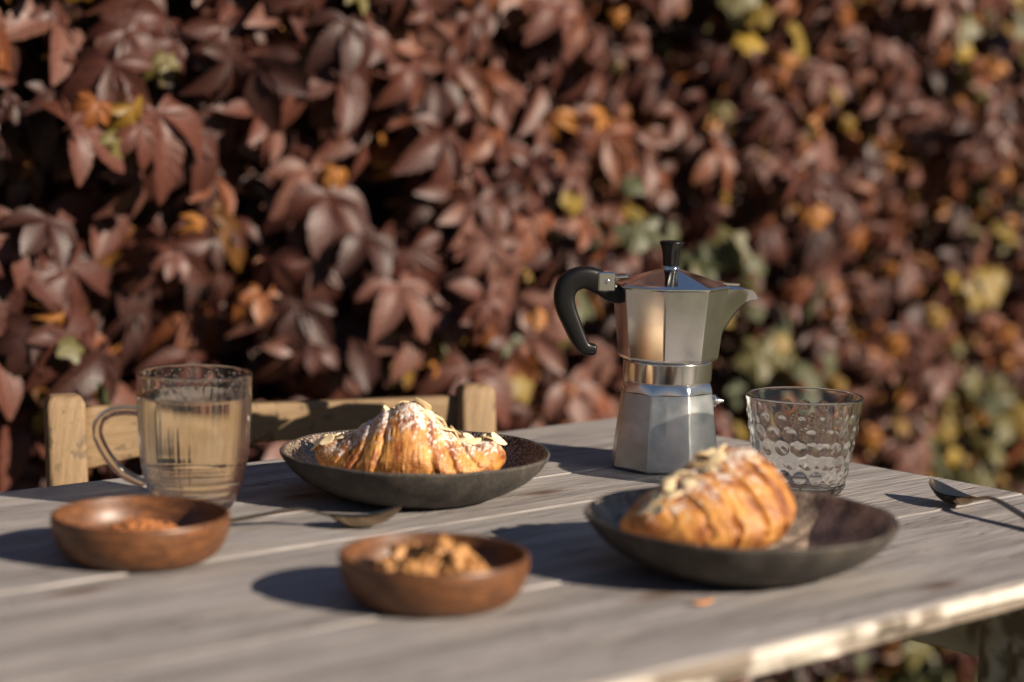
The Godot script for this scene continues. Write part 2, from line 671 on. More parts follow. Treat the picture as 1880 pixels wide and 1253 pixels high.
# ---------------------------------------------------------------- moka pot
func octagon(mb: MB, rings: Array, turn: float, cham := 0.0012) -> void:
	# rings of [height, radius]; flat facets, softened corners
	for k in 8:
		var mid := turn + PI / 8 + k * PI / 4
		var nm := Vector3(sin(mid), 0, cos(mid))
		for j in rings.size() - 1:
			var q := []
			for r in [rings[j], rings[j + 1]]:
				var A: Vector3 = Vector3(sin(mid - PI / 8), 0, cos(mid - PI / 8)) * r[1]
				var B: Vector3 = Vector3(sin(mid + PI / 8), 0, cos(mid + PI / 8)) * r[1]
				var cut := minf(cham, r[1] * 0.2) / maxf((B - A).length(), 1e-6)
				var y := Vector3(0, r[0], 0)
				q.append(A.lerp(B, cut) + y)
				q.append(B.lerp(A, cut) + y)
			var g: Vector3 = (q[1] - q[0]).cross(q[2] - q[0])
			if g.length_squared() < 1e-20:
				g = (q[3] - q[2]).cross(q[2] - q[0])
			g = g.normalized()
			var outw := nm + Vector3(0, 0.001, 0)
			if absf(rings[j][1] - rings[j + 1][1]) > 3.0 * absf(rings[j][0] - rings[j + 1][0]):
				outw = Vector3(0, signf(rings[j][1] - rings[j + 1][1]) * (1.0 if rings[j + 1][0] >= rings[j][0] else -1.0), 0)
				if rings[j + 1][0] == rings[j][0]:
					outw = Vector3.UP if rings[j][1] > rings[j + 1][1] else Vector3.DOWN
			if g.dot(outw) < 0.0:
				g = -g
			var nl := g.rotated(Vector3.UP, -0.05)
			var nr := g.rotated(Vector3.UP, 0.05)
			mb.face([q[0], q[1], q[3], q[2]], outw, [], Color.WHITE, [nl, nr, nr, nl])
			# the soft corner to the next facet
			var qn := [q[1].rotated(Vector3.UP, 0), q[3], q[2].rotated(Vector3.UP, PI / 4), q[0].rotated(Vector3.UP, PI / 4)]
			var n2 := nl.rotated(Vector3.UP, PI / 4)
			mb.face(qn, outw.rotated(Vector3.UP, PI / 8), [], Color.WHITE, [nr, nr, n2, n2])


func make_pot() -> void:
	var az := 0.069
	var p := thing("moka_pot", "octagonal aluminium stovetop coffee maker with black handle and knob", "coffee maker", on_table(0.1445, -1.8485), -az)
	var S := 1.022
	var vt := deg_to_rad(-18.0)
	# water chamber
	var mb := MB.new()
	octagon(mb, [[0.0, 0.046], [0.0, 0.0505], [0.0018, 0.0522], [0.003, 0.0523], [0.071, 0.0440]], vt, 0.0014)
	part("water_chamber", mb.done(), M.old, p)
	# rounded shoulder from the octagon to the round neck
	mb = MB.new()
	mb.grid(96, 8, func(u: float, t: float) -> Vector3:
		var ang := vt + u * TAU
		var ph := fposmod(ang - vt, PI / 4) - PI / 8
		var ro := 0.0440 * cos(PI / 8) / cos(ph) - 0.00012
		var h0 := 0.0712 + 0.0008 * (1.0 - absf(ph) / (PI / 8))
		var r := lerpf(ro, 0.0385, pow(t, 1.4))
		var y := lerpf(h0, 0.0812, sin(t * PI / 2))
		return Vector3(r * sin(ang), y, r * cos(ang)), true, null, Vector2.ONE, false)
	part("shoulder", mb.done(), M.alu, p)
	# collar
	mb = MB.new()
	mb.lathe(PackedVector2Array([Vector2(0.0, 0.0805), Vector2(0.0393, 0.0805), Vector2(0.0403, 0.0809), Vector2(0.0406, 0.0818), Vector2(0.0411, 0.098), Vector2(0.0413, 0.0992), Vector2(0.0409, 0.1), Vector2(0.0400, 0.1003), Vector2(0.0, 0.1003)]), 96)
	part("collar", mb.done(), M.steel, p)
	# upper vessel, screwed on a little further round
	var vu := deg_to_rad(-5.0)
	mb = MB.new()
	octagon(mb, [[0.1004, 0.0405], [0.1008, 0.0440], [0.1024, 0.0462], [0.1040, 0.0467], [0.1670, 0.0538], [0.1672, 0.0500]], vu, 0.0013)
	part("upper_vessel", mb.done(), M.alu, p)
	# lid: flange, then eight sloping facets
	var lid := Node3D.new()
	mb = MB.new()
	octagon(mb, [[0.1672, 0.050], [0.1672, 0.0545], [0.1680, 0.0552], [0.1692, 0.0552], [0.1702, 0.0540], [0.1716, 0.0500], [0.1843, 0.0085], [0.1846, 0.0060]], vu, 0.0009)
	var lidm := part("lid", mb.done(), M.lid, p)
	# tab of the lid over the spout, and lug towards the hinge
	var sp := deg_to_rad(107.0)
	var out := Vector3(sin(sp), 0, cos(sp))
	var acr := Vector3(cos(sp), 0, -sin(sp))
	mb = MB.new()
	mb.face([out * 0.047 + acr * 0.013 + Vector3(0, 0.1722, 0), out * 0.047 - acr * 0.013 + Vector3(0, 0.1722, 0), out * 0.0655 - acr * 0.0045 + Vector3(0, 0.1708, 0), out * 0.0655 + acr * 0.0045 + Vector3(0, 0.1708, 0)], Vector3.UP)
	mb.face([out * 0.047 + acr * 0.013 + Vector3(0, 0.1700, 0), out * 0.047 - acr * 0.013 + Vector3(0, 0.1700, 0), out * 0.0655 - acr * 0.0045 + Vector3(0, 0.1688, 0), out * 0.0655 + acr * 0.0045 + Vector3(0, 0.1688, 0)], Vector3.DOWN)
	for s in [-1.0, 1.0]:
		mb.face([out * 0.047 + acr * 0.013 * s + Vector3(0, 0.1722, 0), out * 0.0655 + acr * 0.0045 * s + Vector3(0, 0.1708, 0), out * 0.0655 + acr * 0.0045 * s + Vector3(0, 0.1688, 0), out * 0.047 + acr * 0.013 * s + Vector3(0, 0.17, 0)], acr * s)
	mb.face([out * 0.0655 + acr * 0.0045 + Vector3(0, 0.1708, 0), out * 0.0655 - acr * 0.0045 + Vector3(0, 0.1708, 0), out * 0.0655 - acr * 0.0045 + Vector3(0, 0.1688, 0), out * 0.0655 + acr * 0.0045 + Vector3(0, 0.1688, 0)], out)
	part("lid_tab", mb.done(), M.lid, lidm)
	lid.free()
	# knob: a short metal stud and a fluted black grip
	mb = MB.new()
	mb.lathe(PackedVector2Array([Vector2(0, 0.182), Vector2(0.0082, 0.182), Vector2(0.0080, 0.1868), Vector2(0, 0.1868)]), 32)
	part("knob_stud", mb.done(), M.lid, p)
	mb = MB.new()
	var kp := PackedVector2Array([Vector2(0, 0.1862), Vector2(0.0070, 0.1862), Vector2(0.0076, 0.1868), Vector2(0.0079, 0.190), Vector2(0.0084, 0.195), Vector2(0.0092, 0.200), Vector2(0.0102, 0.2045), Vector2(0.0110, 0.2072), Vector2(0.0111, 0.2082), Vector2(0.0108, 0.2090), Vector2(0.0095, 0.2096), Vector2(0.005, 0.2100), Vector2(0, 0.2101)])
	mb.lathe(kp, 96, Transform3D(), func(ang: float, q: Vector2, _k: int) -> Vector2:
		var inside := smoothstep(0.187, 0.191, q.y) * (1.0 - smoothstep(0.2035, 0.2065, q.y))
		return Vector2(q.x - 0.0009 * inside * pow(absf(sin(ang * 5.0)), 0.8), q.y))
	part("knob", mb.done(), M.black, p)
	# spout
	mb = MB.new()
	var keel := [Vector2(0.0478, 0.1175), Vector2(0.0575, 0.1330), Vector2(0.0665, 0.1460), Vector2(0.0745, 0.1528), Vector2(0.0848, 0.1560)]
	var lip := [Vector2(0.0500, 0.1668), Vector2(0.0580, 0.1668), Vector2(0.0685, 0.1666), Vector2(0.0780, 0.1645), Vector2(0.0852, 0.1574)]
	var wid := [0.0175, 0.0150, 0.0115, 0.0078, 0.0022]
	var kk := spline(keel, 5)
	var ll := spline(lip, 5)
	for layer in 2:
		var inset := 0.0 if layer == 0 else 0.0011
		mb.grid(16, 20, func(u: float, t: float) -> Vector3:
			var k := roundi(t * 20)
			var s := u * 2.0 - 1.0
			var w := curve([[0.0, wid[0]], [0.25, wid[1]], [0.5, wid[2]], [0.75, wid[3]], [1.0, wid[4]]], t) - inset
			var b := kk[k] + Vector2(-inset, inset)
			var l := ll[k] - Vector2(inset, 0)
			var m := sqrt(s * s + 0.012) - 0.105
			var q := b.lerp(l, clampf(absf(s) * 0.9 + m * 0.1, 0.0, 1.0))
			return out * q.x + acr * w * s * (0.55 + 0.45 * absf(s)) + Vector3(0, q.y, 0), false, null, Vector2.ONE, false)
	part("spout", mb.done(), M.alu, p)
	# hinge between lid and handle
	var hd := deg_to_rad(-73.0)
	var ho := Vector3(sin(hd), 0, cos(hd))
	var hs := Vector3(-cos(hd), 0, sin(hd))       # across the handle
	var hb := Basis(ho, Vector3.UP, ho.cross(Vector3.UP))
	mb = MB.new()
	mb.cbox(Vector3(0.0165, 0.0180, 0.0188), 0.0012, Transform3D(hb, ho * 0.0630 + Vector3(0, 0.1725, 0)))
	var hinge := part("hinge", mb.done(), M.lid, p)
	mb = MB.new()
	mb.cbox(Vector3(0.020, 0.0035, 0.017), 0.001, Transform3D(hb * Basis(Vector3.BACK, -0.10), ho * 0.0520 + Vector3(0, 0.1765, 0)))
	part("lid_lug", mb.done(), M.lid, lidm)
	mb = MB.new()
	mb.lathe(PackedVector2Array([Vector2(0, -0.0102), Vector2(0.0020, -0.0102), Vector2(0.0024, -0.0098), Vector2(0.0024, 0.0098), Vector2(0.0020, 0.0102), Vector2(0, 0.0102)]), 20, Transform3D(Basis(ho, hb.z, -Vector3.UP), ho * 0.0630 + Vector3(0, 0.1725, 0)))
	part("hinge_pin", mb.done(), M.steel, hinge)
	# handle, swept along a bent line: [x in the photo, y, half width] turned into metres from the pot's axis
	var keys := [[1152, 545, 13], [1128, 551, 16], [1098, 531, 22], [1068, 522.5, 20], [1042, 533, 20.5], [1032.5, 556, 18.5], [1037, 580, 17.5], [1048, 605, 16], [1060, 630, 14.5], [1072, 647, 12.5], [1089, 650, 10.5]]
	var line := []
	var ww := []
	for k in keys:
		var u: float = (1231.0 - k[0]) / 1975.0
		line.append(Vector2(u, 0.1008 + (663.0 - k[1]) / 1940.0 + 0.03 * u))
		ww.append(k[2] / 1960.0)
	var fine := spline(line, 8)
	var last := fine.size() - 1
	mb = MB.new()
	mb.grid(24, last + 6, func(u: float, t: float) -> Vector3:
		var k := roundi(t * (last + 6)) - 3
		var e := 1.0
		var push := 0.0
		if k < 0:
			e = sqrt(1.0 - pow(-k / 3.0, 2.0))
			push = -(-k / 3.0)
			k = 0
		elif k > last:
			e = sqrt(maxf(0.0, 1.0 - pow((k - last) / 3.0, 2.0)))
			push = (k - last) / 3.0
			k = last
		var f := float(k) / last * (ww.size() - 1)
		var i := mini(int(f), ww.size() - 2)
		var hw := lerpf(ww[i], ww[i + 1], f - i)
		var d := (fine[mini(k + 1, last)] - fine[maxi(k - 1, 0)]).normalized()
		var nrm := Vector2(-d.y, d.x)
		var ang := u * TAU
		var cx := signf(cos(ang)) * pow(absf(cos(ang)), 0.6)
		var cy := signf(sin(ang)) * pow(absf(sin(ang)), 0.6)
		var q := fine[k] + d * push * 0.003 + nrm * hw * cx * e
		return ho * q.x + Vector3(0, q.y, 0) + hs * cy * e * lerpf(0.0082, 0.0075, float(k) / last))
	part("handle", mb.done(), M.black, p)
	# safety valve on the lower chamber
	var va := deg_to_rad(94.0)
	var vo := Vector3(sin(va), 0, cos(va))
	mb = MB.new()
	mb.lathe(PackedVector2Array([Vector2(0, 0.036), Vector2(0.0058, 0.036), Vector2(0.0058, 0.0452), Vector2(0.0050, 0.0460), Vector2(0.0034, 0.0463), Vector2(0.0030, 0.0490), Vector2(0.0018, 0.0494), Vector2(0.0016, 0.0520), Vector2(0.0010, 0.0530), Vector2(0, 0.0532)]), 18, Transform3D(Basis(vo.cross(Vector3.UP), vo, Vector3.UP), Vector3(0, 0.0625, 0)))
	part("safety_valve", mb.done(), M.steel, p)


# ---------------------------------------------------------------- glassware
func make_mug() -> void:
	var X := -0.2549
	var Z := -1.6077
	var az := atan2(X, -Z)
	var m := thing("glass_mug", "clear ribbed glass mug with a handle, full of water", "mug", on_table(X, Z), -az)
	var outer := [[0.0, 0.0300], [0.004, 0.0328], [0.012, 0.0366], [0.03, 0.0413], [0.05, 0.0441], [0.075, 0.0456], [0.095, 0.0460], [0.112, 0.0461]]
	var prof := PackedVector2Array([Vector2(0, 0.0022), Vector2(0.018, 0.0016), Vector2(0.026, 0.0), Vector2(0.0285, 0.0)])
	var no := 56
	for k in no + 1:
		var h := 0.0006 + 0.1094 * k / no
		prof.append(Vector2(curve(outer, h), h))
	var rim0 := prof.size()
	for k in range(1, 8):
		var a := PI * k / 8.0
		prof.append(Vector2(0.0461 - 0.0013 * (1.0 - cos(a)), 0.1100 + 0.0013 * sin(a)))
	var rim1 := prof.size()
	for k in no + 1:
		var h := 0.1100 - (0.1100 - 0.0075) * k / no
		prof.append(Vector2(curve(outer, h) - 0.0026 - 0.0006 * (1.0 - h / 0.11), h))
	prof.append(Vector2(0.024, 0.0062))
	prof.append(Vector2(0.012, 0.0056))
	prof.append(Vector2(0, 0.0055))
	var rib := func(ang: float, q: Vector2, k: int) -> Vector2:
		if k < 4:
			return q
		if k < rim0:
			var low := 1.0 - smoothstep(0.030, 0.040, q.y)
			return Vector2(q.x + 0.00045 * low * smoothstep(0.003, 0.008, q.y) * sin(q.y * TAU / 0.0066), q.y)
		if k >= rim1 and q.y > 0.008:
			var up := smoothstep(0.008, 0.02, q.y) * (1.0 - smoothstep(0.0918, 0.0935, q.y))
			return Vector2(q.x + 0.00014 * up * sin(ang * 36.0), q.y)
		return q
	var mb := MB.new()
	mb.lathe(prof, 240, Transform3D(), rib)
	var body := part("body", mb.done(), M.amber_glass, m)
	mb = MB.new()
	var hp := []
	for q in [[0.0442, 0.0795], [0.056, 0.0802], [0.0665, 0.0788], [0.0745, 0.0728], [0.0765, 0.0635], [0.0732, 0.0525], [0.0655, 0.0395], [0.055, 0.0285], [0.0415, 0.0212]]:
		hp.append(Vector3(-q[0], q[1], q[0] * 0.10))
	var pts := spline3(hp, 7)
	mb.tube(pts, func(_t: float) -> float: return 0.0042, 20, 1.25, Vector3(0, 0, 1))
	part("handle", mb.done(), M.amber_glass, m)
	# condensation inside, above the water
	rng.seed = 8
	mb = MB.new()
	for k in 150:
		var a := rng.randf() * TAU
		var h := rng.randf_range(0.0955, 0.1075)
		var c := Vector3(sin(a), 0, cos(a)) * (curve(outer, h) - 0.0027) + Vector3(0, h, 0)
		var size := rng.randf_range(0.0006, 0.0015)
		mb.grid(8, 5, func(u: float, t: float) -> Vector3:
			return c + Vector3(sin(t * PI) * cos(u * TAU), cos(t * PI) * 1.15, sin(t * PI) * sin(u * TAU)) * size)
	part("condensation", mb.done(), M.water, m).set_meta("kind", "stuff")
	# the water in it
	var wp := PackedVector2Array([Vector2(0, 0.0054), Vector2(0.012, 0.0055), Vector2(0.024, 0.0061)])
	for k in 40:
		var h := 0.0074 + (0.0925 - 0.0074) * k / 39.0
		wp.append(Vector2(curve(outer, h) - 0.0024 - 0.0006 * (1.0 - h / 0.11), h))
	wp.append(Vector2(0.0425, 0.0926))
	wp.append(Vector2(0.0408, 0.0921))
	wp.append(Vector2(0.02, 0.0920))
	wp.append(Vector2(0, 0.0920))
	mb = MB.new()
	mb.lathe(wp, 120, Transform3D(), func(ang: float, q: Vector2, k: int) -> Vector2:
		var up := smoothstep(0.008, 0.02, q.y) * (1.0 - smoothstep(0.0918, 0.0935, q.y))
		return Vector2(q.x + (0.00014 * up * sin(ang * 36.0) if k > 2 and k < 43 else 0.0), q.y))
	var w := part("water", mb.done(), M.water, self)
	w.position = on_table(X, Z)
	w.rotation.y = -az
	tag(w, "clear water filling the ribbed glass mug", "water")


func make_tumbler() -> void:
	var g := thing("tumbler", "empty clear tumbler with round dimples, beside the coffee maker", "glass", on_table(0.2565, -1.7430))
	var prof := PackedVector2Array([Vector2(0, 0.0016), Vector2(0.020, 0.0014), Vector2(0.030, 0.0003), Vector2(0.0335, 0.0), Vector2(0.0352, 0.0006)])
	var n0 := prof.size()
	var no := 110
	for k in no + 1:
		var t := float(k) / no
		prof.append(Vector2(lerpf(0.0360, 0.0514, pow(t, 0.82)), 0.0016 + 0.0822 * t))
	var n1 := prof.size()
	for k in range(1, 8):
		var a := PI * k / 8.0
		prof.append(Vector2(0.0514 - 0.00135 * (1.0 - cos(a)), 0.0838 + 0.0014 * sin(a)))
	for k in 31:
		var h := 0.0838 - (0.0838 - 0.0075) * k / 30.0
		var t := (h - 0.0016) / 0.0822
		prof.append(Vector2(lerpf(0.0360, 0.0514, pow(t, 0.82)) - 0.0026 - 0.0006 * (1.0 - t), h))
	prof.append(Vector2(0.030, 0.0056))
	prof.append(Vector2(0.014, 0.0052))
	prof.append(Vector2(0, 0.0051))
	var mb := MB.new()
	mb.lathe(prof, 330, Transform3D(), func(ang: float, q: Vector2, k: int) -> Vector2:
		if k < n0 or k >= n1:
			return q
		# hexagonal rows of shallow round hollows
		var pitch := 0.0125
		var r := (q.y - 0.006) / pitch
		var best := 9.0
		for row in [floori(r), floori(r) + 1]:
			if row < 0 or row > 5:
				continue
			var a := ang / TAU * 18.0 + (0.5 if row % 2 else 0.0)
			var dx := (a - roundf(a)) / 18.0 * TAU * q.x
			var dy: float = q.y - 0.006 - row * pitch
			var size := 0.0058 if row < 5 else 0.0046
			best = minf(best, (dx * dx + dy * dy * 1.05) / (size * size))
		return Vector2(q.x + 0.0010 * maxf(0.0, 1.0 - best), q.y))
	part("body", mb.done(), M.glass, g)


# ---------------------------------------------------------------- dishes
func dish(prof_out: Array, prof_in: Array, seed_: int, wob: float) -> Array:
	var nz := noise(seed_, 1.0, 2)
	var bend := func(ang: float, q: Vector2, _k: int) -> Vector2:
		var a := nz.get_noise_2d(sin(ang) * 1.3, cos(ang) * 1.3)
		var b := nz.get_noise_2d(sin(ang) * 1.3 + 9.0, cos(ang) * 1.3)
		var k := smoothstep(0.0, 0.03, q.y)
		return Vector2(q.x * (1.0 + wob * a * k * 0.6), q.y + wob * 0.05 * b * k)
	var a := MB.new()
	a.lathe(spline(prof_out, 5), 128, Transform3D(), bend)
	var b := MB.new()
	b.lathe(spline(prof_in, 5), 128, Transform3D(), bend)
	return [a.done(), b.done()]


func make_plates() -> void:
	# body: underside, wall, rim and the hidden clay just under the glaze; glaze: the shiny hollow
	var out := [Vector2(0, 0.0022), Vector2(0.05, 0.0022), Vector2(0.0575, 0.0004), Vector2(0.061, 0.0002), Vector2(0.068, 0.0022), Vector2(0.084, 0.0090), Vector2(0.098, 0.0180), Vector2(0.1075, 0.0275), Vector2(0.1130, 0.0355), Vector2(0.1140, 0.0380), Vector2(0.1134, 0.0393), Vector2(0.1118, 0.0392), Vector2(0.1108, 0.0380), Vector2(0.1055, 0.0296), Vector2(0.094, 0.0190), Vector2(0.078, 0.0112), Vector2(0.055, 0.0078), Vector2(0, 0.0070)]
	var glz := [Vector2(0, 0.0074), Vector2(0.055, 0.0081), Vector2(0.078, 0.0116), Vector2(0.094, 0.0194), Vector2(0.1055, 0.0301), Vector2(0.1105, 0.0381), Vector2(0.1098, 0.0379), Vector2(0.1050, 0.0299), Vector2(0.0936, 0.0192), Vector2(0.078, 0.0114), Vector2(0.055, 0.0079), Vector2(0, 0.0072)]
	var ms := dish(out, glz, 301, 0.028)
	var p := thing("plate", "dark speckled stoneware plate beside the glass mug, holding the farther croissant", "plate", on_table(-0.0796, -1.6818), 0.6, "two stoneware plates")
	part("body", ms[0], M.clay, p)
	part("glaze", ms[1], M.glaze, p)
	var q: Node3D = p.duplicate()
	(q.get_node("glaze") as MeshInstance3D).material_override = M.dusty_glaze
	q.name = numbered("plate")
	add_child(q, true)
	q.position = on_table(0.1695, -1.4399)
	q.rotation.y = 2.4
	tag(q, "dark stoneware plate nearest the table's front edge, in front of the tumbler", "plate", "two stoneware plates")


func make_bowls() -> void:
	var out := [Vector2(0, 0.0012), Vector2(0.040, 0.0010), Vector2(0.0455, 0.0), Vector2(0.0505, 0.0014), Vector2(0.0570, 0.0070), Vector2(0.0615, 0.0150), Vector2(0.0636, 0.0235), Vector2(0.0640, 0.0295), Vector2(0.0634, 0.0322), Vector2(0.0620, 0.0330), Vector2(0.0604, 0.0322), Vector2(0.0598, 0.0295), Vector2(0.0580, 0.0205), Vector2(0.0530, 0.0118), Vector2(0.0430, 0.0072), Vector2(0.0250, 0.0060), Vector2(0, 0.0058)]
	var mb := MB.new()
	mb.lathe(spline(out, 5), 112)
	var a := mb.done()
	var b := part("wooden_bowl", a, M.bowl, self)
	b.position = on_table(-0.2644, -1.4270)
	b.rotation.y = 0.5
	tag(b, "round brown wooden bowl holding orange brown powder, before the mug", "bowl", "two wooden bowls")
	var c := part("wooden_bowl", a, M.bowl, self)
	c.position = on_table(-0.0485, -1.3210)
	c.rotation.y = 2.2
	tag(c, "round brown wooden bowl holding walnut pieces, at the front of the table", "bowl", "two wooden bowls")
	# powder
	var nz := noise(401, 1.0, 4)
	mb = MB.new()
	mb.grid(72, 40, func(u: float, t: float) -> Vector3:
		var ang := u * TAU
		var top := t < 0.8
		var k := t / 0.8 if top else (1.0 - t) / 0.2
		var r := 0.046 * k
		var x := r * sin(ang)
		var z := r * cos(ang)
		if not top:
			return Vector3(x, maxf(0.0062, 0.0078 - (1.0 - k) * 0.0015), z)
		var h := 0.0105 + 0.0145 * exp(-pow((Vector2(x - 0.004, z + 0.004).length()) / 0.035, 2.0))
		h += 0.0024 * nz.get_noise_2d(x * 160.0, z * 160.0) * (1.0 - k * k) + 0.0014 * nz.get_noise_2d(x * 520.0 + 50.0, z * 520.0) * (1.0 - pow(k, 4.0))
		return Vector3(x, lerpf(h, 0.0080, pow(k, 6.0)), z), true,
		func(_u: float, _t: float, p: Vector3) -> Color:
			var n := nz.get_noise_2d(p.x * 400.0 + 9.0, p.z * 400.0)
			return Color(0.44, 0.165, 0.05).lerp(Color(0.20, 0.065, 0.02), clampf(0.35 + n * 1.3, 0.0, 1.0)))
	var pw := part("powder_heap", mb.done(), M.powder, self)
	pw.position = on_table(-0.2644, -1.4270)
	tag(pw, "heap of coarse orange brown powder inside the wooden bowl", "powder")
	# crumbs on the heap
	rng.seed = 77
	for k in 10:
		var cm := blob(0.0016 + rng.randf() * 0.0012, 500 + k, 0.35, 10, Color(0.34, 0.12, 0.035), Color(0.10, 0.035, 0.015))
		var r := 0.028 * sqrt(rng.randf())
		var g := rng.randf() * TAU
		var crumb := part("lump", cm, M.powder, pw)
		crumb.position = Vector3(r * cos(g) + 0.003, 0.0110 + 0.0145 * exp(-pow(r / 0.035, 2.0)), r * sin(g) - 0.004)


func blob(size: float, seed_: int, rough: float, n: int, ca: Color, cb: Color, stretch := Vector3.ONE, ridge := 0.0) -> ArrayMesh:
	var nz := noise(seed_, 1.0, 3)
	var mb := MB.new()
	mb.grid(n * 2, n, func(u: float, t: float) -> Vector3:
		var d := Vector3(sin(t * PI) * cos(u * TAU), cos(t * PI), sin(t * PI) * sin(u * TAU))
		var k := 1.0 + rough * nz.get_noise_3dv(d * 1.1) + rough * 0.5 * nz.get_noise_3dv(d * 3.0 + Vector3(7, 0, 0))
		if ridge > 0.0:
			k -= ridge * absf(sin(d.x * 7.0 + nz.get_noise_3dv(d * 2.0) * 4.0)) * 0.5
			k -= ridge * exp(-pow(d.z * 6.0, 2.0)) * 0.6
		return d * k * size * stretch, true,
		func(_u: float, _t: float, p: Vector3) -> Color:
			return ca.lerp(cb, clampf(0.45 + 1.3 * nz.get_noise_3dv(p / size * 2.2 + Vector3(20, 3, 1)), 0.0, 1.0)))
	return mb.done()


func make_walnuts() -> void:
	rng.seed = 91
	var spots := [
		[-0.026, 0.004, 0.016, 0.0165], [-0.017, 0.014, -0.006, 0.0150], [-0.006, 0.012, 0.010, 0.0135], [0.008, 0.017, 0.006, 0.0175], [0.018, 0.013, 0.013, 0.0165],
		[0.012, 0.012, -0.014, 0.0145], [0.032, 0.008, 0.010, 0.0085], [-0.008, 0.009, 0.026, 0.0130], [0.002, 0.009, -0.026, 0.0140], [0.040, 0.007, 0.006, 0.0060], [0.022, 0.009, 0.028, 0.0100], [-0.030, 0.007, -0.012, 0.0100]]
	var looks := ["large walnut half lying toward the left of the wooden bowl", "walnut half standing upright near the left back of the bowl", "small walnut piece between the two big halves in the bowl", "biggest walnut half at the middle of the heap", "broad pale walnut half right of the heap's middle",
		"walnut piece half hidden behind the heap's middle", "small round walnut crumb at the right of the bowl", "walnut piece against the near wall of the bowl", "walnut piece at the far side of the bowl", "tiny walnut crumb beside the right wall of the bowl", "flat walnut piece near the front right of the bowl", "small dark walnut piece left behind in the bowl"]
	for k in spots.size():
		var s: Array = spots[k]
		var m := blob(s[3] * 1.12, 600 + k * 3, 0.45, 22, Color(0.46, 0.235, 0.075), Color(0.22, 0.085, 0.022), Vector3(1.0, 0.72, 0.85), 0.30)
		var w := part("walnut_piece", m, M.walnut, self)
		w.position = on_table(-0.0485 + s[0], -1.3210 + s[2], 0.0115 + s[1] * 0.62 + s[3] * 0.30)
		w.rotation = Vector3(rng.randf_range(-0.5, 0.5), rng.randf() * TAU, rng.randf_range(-0.5, 0.5))
		tag(w, looks[k], "walnut", "walnut pieces in the bowl")


func make_spoons() -> void:
	var s := thing("spoon", "dark old metal spoon between mug and nut bowl, bowl pointing right", "spoon", on_table(-0.1165, -1.5415, 0.0006), 0.10, "two old spoons")
	s.rotation.x = -0.16
	# bowl: x runs from the tip to the neck
	var mb := MB.new()
	var outline := func(t: float) -> float:   # half width, t 0 at the neck, 1 at the tip
		return 0.0158 * pow(sin(PI * pow(t, 0.82)), 0.62) if t > 0.001 and t < 0.999 else 0.0
	var edge := func(t: float) -> float:       # height of the rim
		return lerpf(0.0100, 0.0165, t) - 0.004 * sin(t * PI)
	for side in 2:
		var th := 0.0 if side == 0 else 0.0011
		mb.grid(20, 28, func(u: float, t: float) -> Vector3:
			var q := u * 2.0 - 1.0
			var w: float = maxf(outline.call(t), 0.0016 if t < 0.5 else 0.0008)
			var deep: float = edge.call(t) * (1.0 - q * q) * pow(sin(PI * pow(clampf(t, 0.0, 1.0), 0.85)), 0.75)
			return Vector3(-0.022 + 0.056 * t, edge.call(t) - deep * 0.93 + th, q * w * (1.0 if side == 0 else 0.985)), false, null, Vector2.ONE, false)
	part("bowl", mb.done(), M.spoon, s)
	mb = MB.new()
	var line := spline3([Vector3(-0.017, 0.0088, 0), Vector3(-0.026, 0.0105, 0), Vector3(-0.040, 0.0140, 0), Vector3(-0.055, 0.0135, 0), Vector3(-0.080, 0.0085, 0), Vector3(-0.105, 0.0042, 0), Vector3(-0.132, 0.0022, 0)], 6)
	mb.tube(line, func(t: float) -> float: return 0.0013 + 0.0007 * t, 12, curve([[0, 1.2], [0.5, 2.0], [1, 3.0]], 0.5), Vector3(0, 0, 1))
	# widen the handle towards its end
	for i in mb.v.size():
		var k := clampf((-0.03 - mb.v[i].x) / 0.1, 0.0, 1.0)
		mb.v[i].z *= 1.0 + 1.1 * k
	part("handle", mb.done(), M.spoon, s)
	var o: Node3D = s.duplicate()
	o.name = numbered("spoon")
	add_child(o, true)
	o.position = on_table(0.3799, -1.6886, 0.0006)
	o.rotation.x = 0.12
	o.rotation.y = deg_to_rad(118.0)
	tag(o, "dark old metal spoon lying alone at the table's right end", "spoon", "two old spoons")


